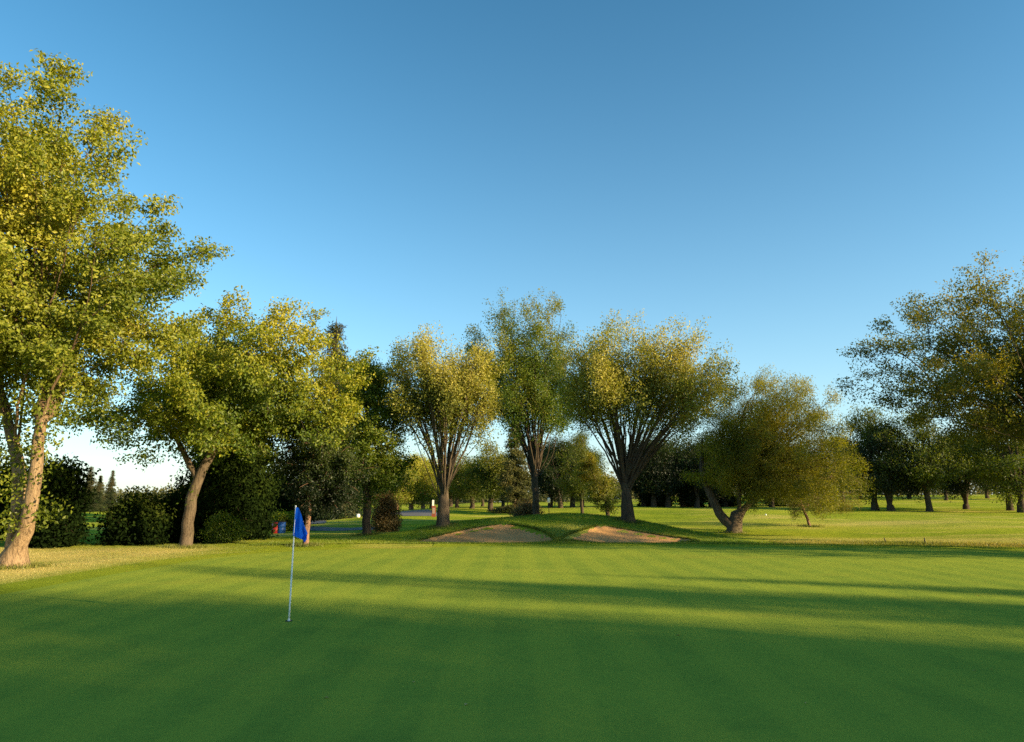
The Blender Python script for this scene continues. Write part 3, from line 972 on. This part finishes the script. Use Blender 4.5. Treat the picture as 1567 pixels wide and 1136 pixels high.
for px, D, s in ((545, 125, .9), (515, 130, .9), (660, 140, .95), (690, 135, .85), (738, 135, .85), (770, 120, .75)):
    cp(prot_f if px % 2 else prot_e, px, D, s, 'small distant tree in the hazy row across the centre fairway', 'distant row across the centre fairway')

sp = place(788, 84)
generic_spruce(41, 'spruce_tree', sp, 'broad olive spruce standing just left of the tall green vase tree', 'conifer', H_at(640, 84, 0, sp[2]), 2.7, ((.035, .042, .012), (.085, .085, .022), (.15, .125, .035)), 34, 30000, None, .28)
sp = place(501, 80)
prot_s = generic_spruce(42, 'spruce_tree', sp, 'dark spruce with a brownish pointed top rising behind the broad green tree', 'conifer', H_at(484, 80, 0, sp[2]), 5.4, ((.014, .026, .009), (.034, .044, .014), (.080, .066, .028)), 38, 44000, None, .38)
gS = 'distant spruces in the gap on the left'
for px, D, h, w in ((150, 120, 726, .75), (168, 124, 718, .62), (134, 116, 712, .8)):
    b = place(px, D); s = (H_at(h, D, 0, b[2])) / H_at(486, 80, 0, place(503, 80)[2])
    copy_tree(prot_s, b, px * .7, (s * w * 1.5, s * w * 1.5, s), {150: 'pale middle spruce of the three in the left gap', 168: 'darkest spruce, right one of the three in the left gap', 134: 'widest spruce, left one of the three in the left gap'}[px], gS)

# --- bushes and dark undergrowth on the left
def photo_bush(seed, px, D, top, wpx, label, palette, group=None, leaf=(16000, .13), name='bush', nclump=50, cr=.6, tr='bark_dark', base=None):
    b = place(px, D) if base is None else base
    Ht = H_at(top, D, 0, b[2]) * .96; rad = .9 * (at(px + wpx / 2, 769, D)[0] - at(px, 769, D)[0])
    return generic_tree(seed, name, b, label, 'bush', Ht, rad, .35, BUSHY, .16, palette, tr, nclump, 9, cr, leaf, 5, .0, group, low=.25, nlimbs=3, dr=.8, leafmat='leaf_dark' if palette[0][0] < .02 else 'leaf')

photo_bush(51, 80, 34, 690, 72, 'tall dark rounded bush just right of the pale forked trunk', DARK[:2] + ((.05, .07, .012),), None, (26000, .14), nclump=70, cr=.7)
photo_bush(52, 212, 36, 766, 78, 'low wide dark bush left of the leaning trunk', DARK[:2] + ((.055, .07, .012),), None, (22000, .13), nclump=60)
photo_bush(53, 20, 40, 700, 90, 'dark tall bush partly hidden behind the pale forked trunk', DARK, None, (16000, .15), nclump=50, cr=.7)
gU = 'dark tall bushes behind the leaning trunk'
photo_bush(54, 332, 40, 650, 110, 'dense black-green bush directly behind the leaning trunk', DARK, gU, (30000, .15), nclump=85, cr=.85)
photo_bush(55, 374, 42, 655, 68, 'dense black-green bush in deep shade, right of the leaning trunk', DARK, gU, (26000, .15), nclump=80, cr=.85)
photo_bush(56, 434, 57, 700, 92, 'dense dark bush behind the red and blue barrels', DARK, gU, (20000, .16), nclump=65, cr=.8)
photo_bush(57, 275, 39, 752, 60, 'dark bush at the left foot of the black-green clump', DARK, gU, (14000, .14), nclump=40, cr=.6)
photo_bush(58, 345, 37, 788, 60, 'low leafy bush with a few lit twigs at the foot of the dark clump', GREEN, None, (9000, .11), nclump=30, cr=.4)
photo_bush(59, 590, 47, 757, 40, 'round rusty-topped bush beside the narrow dark trunk', RUST, None, (15000, .12), nclump=40, cr=.42)
photo_bush(60, 808, 62, 768, 60, 'low brownish bush at the foot of the tall vase tree', RUST, None, (9000, .14), nclump=26, cr=.5)
photo_bush(61, 437, 52, 780, 26, 'small bright yellow-green bush beside the blue barrel', ((.10, .13, .01), (.20, .22, .015), (.30, .30, .02)), None, (7000, .12), nclump=22, cr=.4)
gB = 'dark bushes under the far trees'
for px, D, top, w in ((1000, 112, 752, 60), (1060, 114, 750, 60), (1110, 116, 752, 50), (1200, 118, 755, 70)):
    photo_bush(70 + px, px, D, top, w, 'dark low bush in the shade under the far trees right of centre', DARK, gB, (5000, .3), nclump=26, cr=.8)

# --- trees outside the frame on the right whose shadows lie across the green
gO = 'trees beyond the right edge shading the green'
prot_o = generic_tree(81, 'shade_tree', (49, -13.5, 0), 'leafy tree beyond the right edge whose shadow lies across the green', 'tree', 16.5, 5.6, 3.0, ROUND, .4, OLIVE, 'bark_dark', 70, 9, 1.2, (17000, .32), 4, .2, gO, nlimbs=3, low=2.2)
prot_o.location.z = float(height(49, -13.5))
for x, y, s, wd in ((46, .2, .72, .38), (46.5, -5.0, .98, .50), (49, -10.6, .92, .22), (45, -18.5, 1.3, .9), (55, -18, 1.3, .85), (50, -25, 1.25, .9), (59, -25, 1.3, .9), (42, -27, 1.2, .9), (54, -33, 1.3, 1), (45, -37, 1.25, 1), (35, -36, 1.2, 1), (28, -30, 1.1, 1), (37, -21, 1.0, .9), (33, 22.4, .98, .80)):
    copy_tree(prot_o, (x, y, float(height(x, y)) - .05), x * 1.7 + y, (s * wd, s * wd, s), 'leafy tree beyond the right edge whose shadow lies across the green', gO)


# ------------------------------------------------------------------ far wood, grass blades, fallen leaves
def far_wood():
    rng = np.random.default_rng(91)
    C = []
    for _ in range(4200):
        a = rng.uniform(-.80, .80); D = rng.uniform(230, 330)
        x = math.tan(a) * D if abs(a) < 1.2 else 0
        hgt = (8.0 if a > -.38 else 3.2) + (2.6 if a > -.38 else 1.2) * math.sin(a * 23) + 1.6 * math.sin(a * 57 + 1) + rng.uniform(-.5, 2.0)
        z = height(x, D) + hgt * rng.uniform() ** 1.2
        C.append((x, D, z))
    C = np.array(C)
    V, Fq, c = make_leaves(rng, C, 26, np.array([2.2, 2.2, 1.3]), 1.1, ((.05, .055, .02), (.095, .095, .032), (.16, .135, .045)), (0, 13))
    o = mesh_obj('far_wood', V, Fq, M['leaf'], smooth=False, col=c)
    tag(o, 'low hazy wood along the horizon beyond the fairways', 'wood', kind='stuff')


far_wood()


def blades(name, pts, hmin, hmax, w, palette, seed, label):
    rng = np.random.default_rng(seed); N = len(pts)
    z = height(pts[:, 0], pts[:, 1])
    p = np.column_stack([pts, z]); a = rng.uniform(0, 6.28, N)
    s = np.column_stack([np.cos(a), np.sin(a), np.zeros(N)]) * (w * rng.uniform(.7, 1.3, N))[:, None]
    h = rng.uniform(hmin, hmax, N)
    lean = rng.normal(0, .45, (N, 2)) * h[:, None]
    tip = p + np.column_stack([lean, h])
    V = np.stack([p - s, p + s, tip], 1).reshape(-1, 3)
    Fq = np.arange(N * 3).reshape(N, 3)
    c0, c1 = np.array(palette[0]), np.array(palette[1])
    patch = .5 + .3 * np.sin(pts[:, 0] * .8 + 1.7 * np.sin(pts[:, 1] * .4)) + rng.normal(0, .25, N)
    if 'dry' in name: patch = patch * (.25 + .75 * dryness(pts[:, 0], pts[:, 1])) - .25 * (1 - dryness(pts[:, 0], pts[:, 1]))
    t = np.clip(patch, 0, 1)[:, None]
    c = np.repeat((c0 + (c1 - c0) * t), 3, 0)
    o = mesh_obj(name, V, Fq, M['leaf'], smooth=False, col=c.astype(np.float32))
    return tag(o, label, 'grass', kind='stuff')


def inside_sand(x, y):
    # project to the picture of the bunkers' outlines in plan: approximate by sand rows
    bad = np.zeros(len(x), bool)
    for rows in (PLAN_L, PLAN_R):
        yy = rows[:, 2]; o = np.argsort(yy)
        l = np.interp(y, yy[o], rows[o, 0], left=9e9, right=9e9); r = np.interp(y, yy[o], rows[o, 1], left=-9e9, right=-9e9)
        bad |= (x > l + .05) & (x < r - .05)
    return bad


rg = np.random.default_rng(92)
# fringe and the slopes behind the green
n = 60000
x = rg.uniform(-13, 30, n); y = green_back(x) + .9 + rg.exponential(1.6, n)
k = ~inside_sand(x, y) & (y < 52)
blades('rough_grass', np.column_stack([x, y])[k], .05, .11, .012, ((.12, .18, .018), (.28, .31, .04)), 93, 'longer grass along the fringe behind the green')
n = 50000
x = rg.uniform(-6, 13, n); y = rg.uniform(35, 49, n)
k = ~inside_sand(x, y)
blades('mound_grass', np.column_stack([x, y])[k], .05, .12, .013, ((.08, .145, .016), (.20, .26, .03)), 94, 'grass covering the mound between the two bunkers')
# ragged turf edge round the sand
E = []
for P_ in (PLAN_L, PLAN_R):
    o_ = np.argsort(P_[:, 2])
    for side in (0, 1):
        yy = rg.uniform(P_[:, 2].min(), P_[:, 2].max(), 2600)
        E.append(np.column_stack([np.interp(yy, P_[o_, 2], P_[o_, side]) + (-1 if side == 0 else 1) * np.abs(rg.normal(0, .12, len(yy))), yy]))
    xx = rg.uniform(P_[:, 0].min(), P_[:, 1].max(), 2600)
    E.append(np.column_stack([xx, P_[:, 2].min() - np.abs(rg.normal(0, .15, 2600))]))
blades('edge_grass', np.concatenate(E), .07, .17, .014, ((.08, .14, .016), (.24, .26, .04)), 97, 'ragged longer grass along the bunker edges')
# left rough
n = 90000
x = rg.uniform(-32, -11.3, n); y = 10 + 30 * rg.uniform(0, 1, n)
k = x < green_left(y) - .9
blades('dry_grass', np.column_stack([x, y])[k], .015, .045, .007, ((.18, .22, .04), (.66, .53, .21)), 95, 'dry pale rough grass round the two nearest trees on the left')
# ditch bank on the right
n = 40000
x = rg.uniform(14, 42, n); y = green_back(x) + 4.3 + rg.normal(0, .9, n)
blades('bank_grass', np.column_stack([x, y]), .07, .17, .014, ((.16, .19, .025), (.42, .34, .09)), 96, 'tufted grass on the bank beyond the green on the right')

# longer grass and litter round the trunks
Bs = []
for o in scene.objects:
    if o.parent is None and o.get('category') == 'tree' and o.location.y < 66 and abs(o.location.x) < 32 and o.location.y > 12:
        k = 900; a = rg.uniform(0, 6.28, k); rr = .28 + np.abs(rg.normal(0, .38, k))
        Bs.append(np.column_stack([o.location.x + rr * np.cos(a), o.location.y + rr * np.sin(a)]))
blades('base_grass', np.concatenate(Bs), .06, .20, .013, ((.07, .11, .014), (.26, .25, .06)), 98, 'longer grass left uncut round the tree trunks')

# fallen leaves on the green and under the left trees
n = 420
x = np.concatenate([rg.uniform(-9, 14, 90), rg.uniform(-26, -11, n - 90)]); y = np.concatenate([rg.uniform(4, 32, 90), rg.uniform(14, 36, n - 90)])
C = np.column_stack([x, y, height(x, y) + .03])
V, Fq, c = make_leaves(rg, C, 1, np.array([.0, .0, .0]), .065, ((.16, .10, .03), (.26, .18, .05), (.4, .34, .16)), (-1, 1))
V[:, 2] = height(V[:, 0], V[:, 1]) + .030 + .012 * (np.arange(len(V)) % 2)
tag(mesh_obj('fallen_leaves', V, Fq, M['leaf'], smooth=False, col=c), 'scattered small fallen leaves on the turf', 'leaves', kind='stuff')


# ------------------------------------------------------------------ flagstick
def ring_mesh(profile, k=24):
    V, Fc = [], []
    for r, z in profile:
        for j in range(k):
            a = j / k * 2 * math.pi; V.append((r * math.cos(a), r * math.sin(a), z))
    for i in range(len(profile) - 1):
        for j in range(k):
            a, b = i * k + j, i * k + (j + 1) % k
            Fc.append((a, b, b + k, a + k))
    return V, Fc


fb = ground_hit(442, 953); fb[2] = float(height(fb[0], fb[1])) + .024
FT = at(452.5, 776, fb[1])
stick = empty('flagstick', fb, 'white golf flagstick with a limp blue flag standing in the hole on the green', 'flagstick')
Hs = float(FT[2] - fb[2]); lean = float(FT[0] - fb[0])
V, Fc = ring_mesh([(.0, -.08), (.015, -.08), (.015, .25), (.0145, .9), (.0135, .901), (.013, Hs - .56), (.010, Hs - .55), (.010, Hs), (.0, Hs + .003)], 12)
po = mesh_obj('pole', [(p[0] + lean * p[2] / Hs, p[1], p[2]) for p in V], Fc, M['white'], stick)
V, Fc = ring_mesh([(.0, Hs), (.014, Hs), (.017, Hs + .012), (.012, Hs + .026), (.0, Hs + .03)], 12)
mesh_obj('finial', [(p[0] + lean, p[1], p[2]) for p in V], Fc, M['white'], stick)
V, Fc = ring_mesh([(.018, -.02), (.022, .0), (.022, .03), (.013, .045), (.0, .046)], 14)
mesh_obj('ferrule', V, Fc, M['white'], stick)


def flag_material():
    m = NT('blue_flag'); P = m.n('ShaderNodeTexCoord').outputs['Object']
    f = m.noise(P, 9, 3); wv = m.noise(P, 420, 2)
    c = m.mix(f, (.010, .13, .80), (.008, .09, .62))
    d = m.n('ShaderNodeBsdfDiffuse'); m.l(c, d.inputs[0]); m.l(m.bump(wv, .25, .002), d.inputs['Normal'])
    t = m.n('ShaderNodeBsdfTranslucent'); m.l(c, t.inputs[0])
    mx = m.n('ShaderNodeMixShader'); mx.inputs[0].default_value = .3
    m.l(d.outputs[0], mx.inputs[1]); m.l(t.outputs[0], mx.inputs[2]); m.l(mx.outputs[0], m.out.inputs[0])
    return m.m


# limp cloth: hoist runs down the pole, the fly end has dropped and folds in on itself
nu, nv = 36, 30
outl = [(453, 777), (457.5, 778.5), (463, 791), (468, 806), (472.5, 818), (472, 829)]
V = []
pxm = fb[1] / F
tops = np.array([(0, 0), (.045, -.012), (.105, -.135), (.165, -.30), (.225, -.455), (.24, -.52)])    # upper edge of the cloth, metres from pole top
bots = np.array([(-.03, -.50), (.02, -.52), (.075, -.545), (.13, -.57), (.185, -.60), (.215, -.625)])
for i in range(nu):
    u = i / (nu - 1)
    s = np.linspace(0, 1, len(tops))
    a = np.array([np.interp(u, s, tops[:, k]) for k in (0, 1)]); b = np.array([np.interp(u, s, bots[:, k]) for k in (0, 1)])
    for j in range(nv):
        v = j / (nv - 1)
        p = a + (b - a) * v
        fold = .035 * math.sin(u * 9.5 + v * 2.2) * u ** .6 + .018 * math.sin(u * 17 - v * 4) * u + .012 * math.sin(v * 8 + u * 5) * u
        px_off = .006 * math.sin(v * 7 + u * 4) * u
        V.append((lean + p[0] + px_off + .010, -.012 + fold, Hs - .005 + p[1]))
i = np.arange(nu - 1)[:, None] * nv + np.arange(nv - 1)[None]
Fq = np.stack([i, i + 1, i + nv + 1, i + nv], -1).reshape(-1, 4)
mesh_obj('flag', V, Fq, flag_material(), stick)
# hole: dish just above the turf sheet, the opening's shade put into its dark colour
V, Fc = ring_mesh([(.0, .002), (.035, .002), (.054, .006), (.060, .008), (.064, .001)], 28)
hole = mesh_obj('golf_hole', V, Fc, M['hole']); hole.location = [float(v) for v in fb]
tag(hole, 'dark round hole in the green at the foot of the flagstick', 'golf hole')


# ------------------------------------------------------------------ small things
def barrel(px, py, D, mat, label):
    b = place(px, D)
    r = empty('barrel', b, label, 'barrel', 'barrels by the cart path')
    V, Fc = ring_mesh([(.0, -.05), (.27, -.05), (.285, 0), (.29, .22), (.305, .24), (.29, .26), (.29, .52), (.305, .54), (.29, .56), (.285, .82), (.26, .84)], 24)
    mesh_obj('body', V, Fc, mat, r)
    V, Fc = ring_mesh([(.30, .80), (.305, .86), (.24, .87), (.23, .82), (.0, .81)], 24)
    mesh_obj('rim', V, Fc, M['black'], r)


barrel(425, 806, 50, M['red_bin'], 'red barrel standing beside the blue one near the cart path')
barrel(433, 806, 50, M['blue_bin'], 'blue barrel standing beside the red one near the cart path')


def box_v(sx, sy, z0, z1, bev=.02):
    pr = [(sx - bev, sy - bev, z0), (sx, sy, z0 + bev), (sx, sy, z1 - bev), (sx - bev, sy - bev, z1)]
    V, Fc = [], []
    for a, b, z in pr: V += [(-a, -b, z), (a, -b, z), (a, b, z), (-a, b, z)]
    for i in range(3):
        for j in range(4): Fc.append((i * 4 + j, i * 4 + (j + 1) % 4, i * 4 + 4 + (j + 1) % 4, i * 4 + 4 + j))
    Fc += [(3, 2, 1, 0), (12, 13, 14, 15)]
    return V, Fc


def sign_post(px, D, label):
    b = place(px, D); r = empty('tee_marker', b, label, 'tee sign')
    V, Fc = box_v(.20, .10, -.1, 1.15); mesh_obj('board', V, Fc, M['redpost'], r, smooth=False)
    V, Fc = box_v(.14, .11, .35, .95); V = [(a, b_ - .025, c) for a, b_, c in V]; mesh_obj('panel', V, Fc, simple('dull_panel', (.32, .22, .17)), r, smooth=False)
    V, Fc = box_v(.09, .09, 1.15, 1.75); V = [(a - .08, b_, c) for a, b_, c in V]; mesh_obj('cap', V, Fc, M['white'], r, smooth=False)


sign_post(664, 72, 'red-brown tee sign with a white cap left of the vase-shaped trunk')


def ball_washer(px, D, label):
    b = place(px, D); r = empty('ball_washer', b, label, 'ball washer')
    V, Fc = ring_mesh([(.0, -.1), (.045, -.1), (.04, 1.3), (.0, 1.3)], 10); mesh_obj('post', V, Fc, M['black'], r)
    V, Fc = ring_mesh([(.0, 1.28), (.12, 1.28), (.16, 1.36), (.16, 1.75), (.10, 1.86), (.0, 1.88)], 14); mesh_obj('head', V, Fc, M['white'], r)


ball_washer(840, 78, 'white-headed ball washer on a dark post beyond the mound')


def tee_block(px, py, label, s=1.0):
    b = ground_hit(px, py); b[2] = float(height(b[0], b[1]))
    V, Fc = ring_mesh([(.0, -.05), (.13 * s, -.03), (.17 * s, .08 * s), (.16 * s, .2 * s), (.10 * s, .28 * s), (.0, .30 * s)], 16)
    o = mesh_obj('tee_block', V, Fc, M['white']); o.location = [float(v) for v in b]
    tag(o, label, 'tee marker')


tee_block(548, 792, 'small white block on the sunlit fairway left of the narrow dark trunk', 1.3)
tee_block(1172, 789, 'tiny white block on the fairway right of the willow trunk', .5)


def stake(px, py, h, lx, label):
    b = ground_hit(px, py); b[2] = float(height(b[0], b[1]))
    V, Fc = ring_mesh([(.0, -.1), (.028, -.1), (.026, h - .02), (.016, h), (.0, h + .004)], 10)
    o = mesh_obj('stake', [(p[0] + lx * max(p[2], 0) / h, p[1], p[2]) for p in V], Fc, M['black']); o.location = [float(v) for v in b]
    tag(o, label, 'stake', 'stakes by the ditch')


stake(1357, 831, .26, -.12, 'short dark stake leaning left beside the ditch')
stake(1416, 832.5, .30, -.02, 'short dark upright stake beside the ditch')
# ------------------------------------------------------------------ light, sky, camera
w = bpy.data.worlds.new('World'); scene.world = w; w.use_nodes = True
nt = w.node_tree; nt.nodes.clear()
sky = nt.nodes.new('ShaderNodeTexSky'); sky.sky_type = 'NISHITA'; sky.sun_disc = False
sky.sun_elevation = SUN_EL; sky.sun_rotation = SUN_AZ
sky.air_density = 1.0; sky.dust_density = .35; sky.ozone_density = 2.0; sky.altitude = 100
hs = nt.nodes.new('ShaderNodeHueSaturation'); hs.inputs['Saturation'].default_value = 1.34; hs.inputs['Hue'].default_value = .485
bg = nt.nodes.new('ShaderNodeBackground'); bg.inputs['Strength'].default_value = .11
wo = nt.nodes.new('ShaderNodeOutputWorld')
nt.links.new(sky.outputs[0], hs.inputs['Color']); tcw = nt.nodes.new('ShaderNodeTexCoord'); sxw = nt.nodes.new('ShaderNodeSeparateXYZ')
nt.links.new(tcw.outputs['Generated'], sxw.inputs[0])
mw = nt.nodes.new('ShaderNodeMath'); mw.operation = 'MULTIPLY'; mw.inputs[1].default_value = -4.0
ab = nt.nodes.new('ShaderNodeMath'); ab.operation = 'MAXIMUM'; ab.inputs[1].default_value = 0.0
ex = nt.nodes.new('ShaderNodeMath'); ex.operation = 'EXPONENT'
mu = nt.nodes.new('ShaderNodeMath'); mu.operation = 'MULTIPLY'; mu.inputs[1].default_value = .78
nt.links.new(sxw.outputs[2], ab.inputs[0]); nt.links.new(ab.outputs[0], mw.inputs[0]); nt.links.new(mw.outputs[0], ex.inputs[0]); nt.links.new(ex.outputs[0], mu.inputs[0])
hz = nt.nodes.new('ShaderNodeMix'); hz.data_type = 'RGBA'; hz.inputs[7].default_value = (2.6, 3.4, 3.8, 1)   # haze low over the horizon
nt.links.new(mu.outputs[0], hz.inputs[0])
gm = nt.nodes.new('ShaderNodeGamma'); gm.inputs[1].default_value = 1.08
pz = nt.nodes.new('ShaderNodeMath'); pz.operation = 'MULTIPLY_ADD'; pz.inputs[1].default_value = -.36; pz.inputs[2].default_value = 1.04
nt.links.new(ab.outputs[0], pz.inputs[0])
pm = nt.nodes.new('ShaderNodeVectorMath'); pm.operation = 'SCALE'      # polarised, darker towards the zenith
nt.links.new(hs.outputs[0], gm.inputs[0]); nt.links.new(gm.outputs[0], pm.inputs[0]); nt.links.new(pz.outputs[0], pm.inputs['Scale'])
nt.links.new(pm.outputs[0], hz.inputs[6])
nt.links.new(hz.outputs[2], bg.inputs[0])
nt.links.new(bg.outputs[0], wo.inputs[0])

sl = bpy.data.lights.new('sun', 'SUN'); sl.energy = 5.0; sl.angle = math.radians(.7); sl.color = (1.0, .80, .46)
so = bpy.data.objects.new('sun', sl); COL.objects.link(so)
so.rotation_euler = TO_SUN.to_track_quat('Z', 'Y').to_euler(); so.location = (60, -20, 40)

cd = bpy.data.cameras.new('camera'); cd.lens = LENS; cd.sensor_width = 36; cd.clip_end = 6000; cd.clip_start = .05
co = bpy.data.objects.new('camera', cd); COL.objects.link(co)
co.location = CAM; co.rotation_euler = (math.pi / 2 + PITCH, 0, 0)
scene.camera = co
scene.view_settings.view_transform = 'Standard'; scene.view_settings.look = 'None'; scene.view_settings.exposure = 0
scene.cycles.film_exposure = 2.25
scene.cycles.max_bounces = 8; scene.cycles.diffuse_bounces = 4; scene.cycles.transmission_bounces = 4
scene.cycles.use_denoising = False
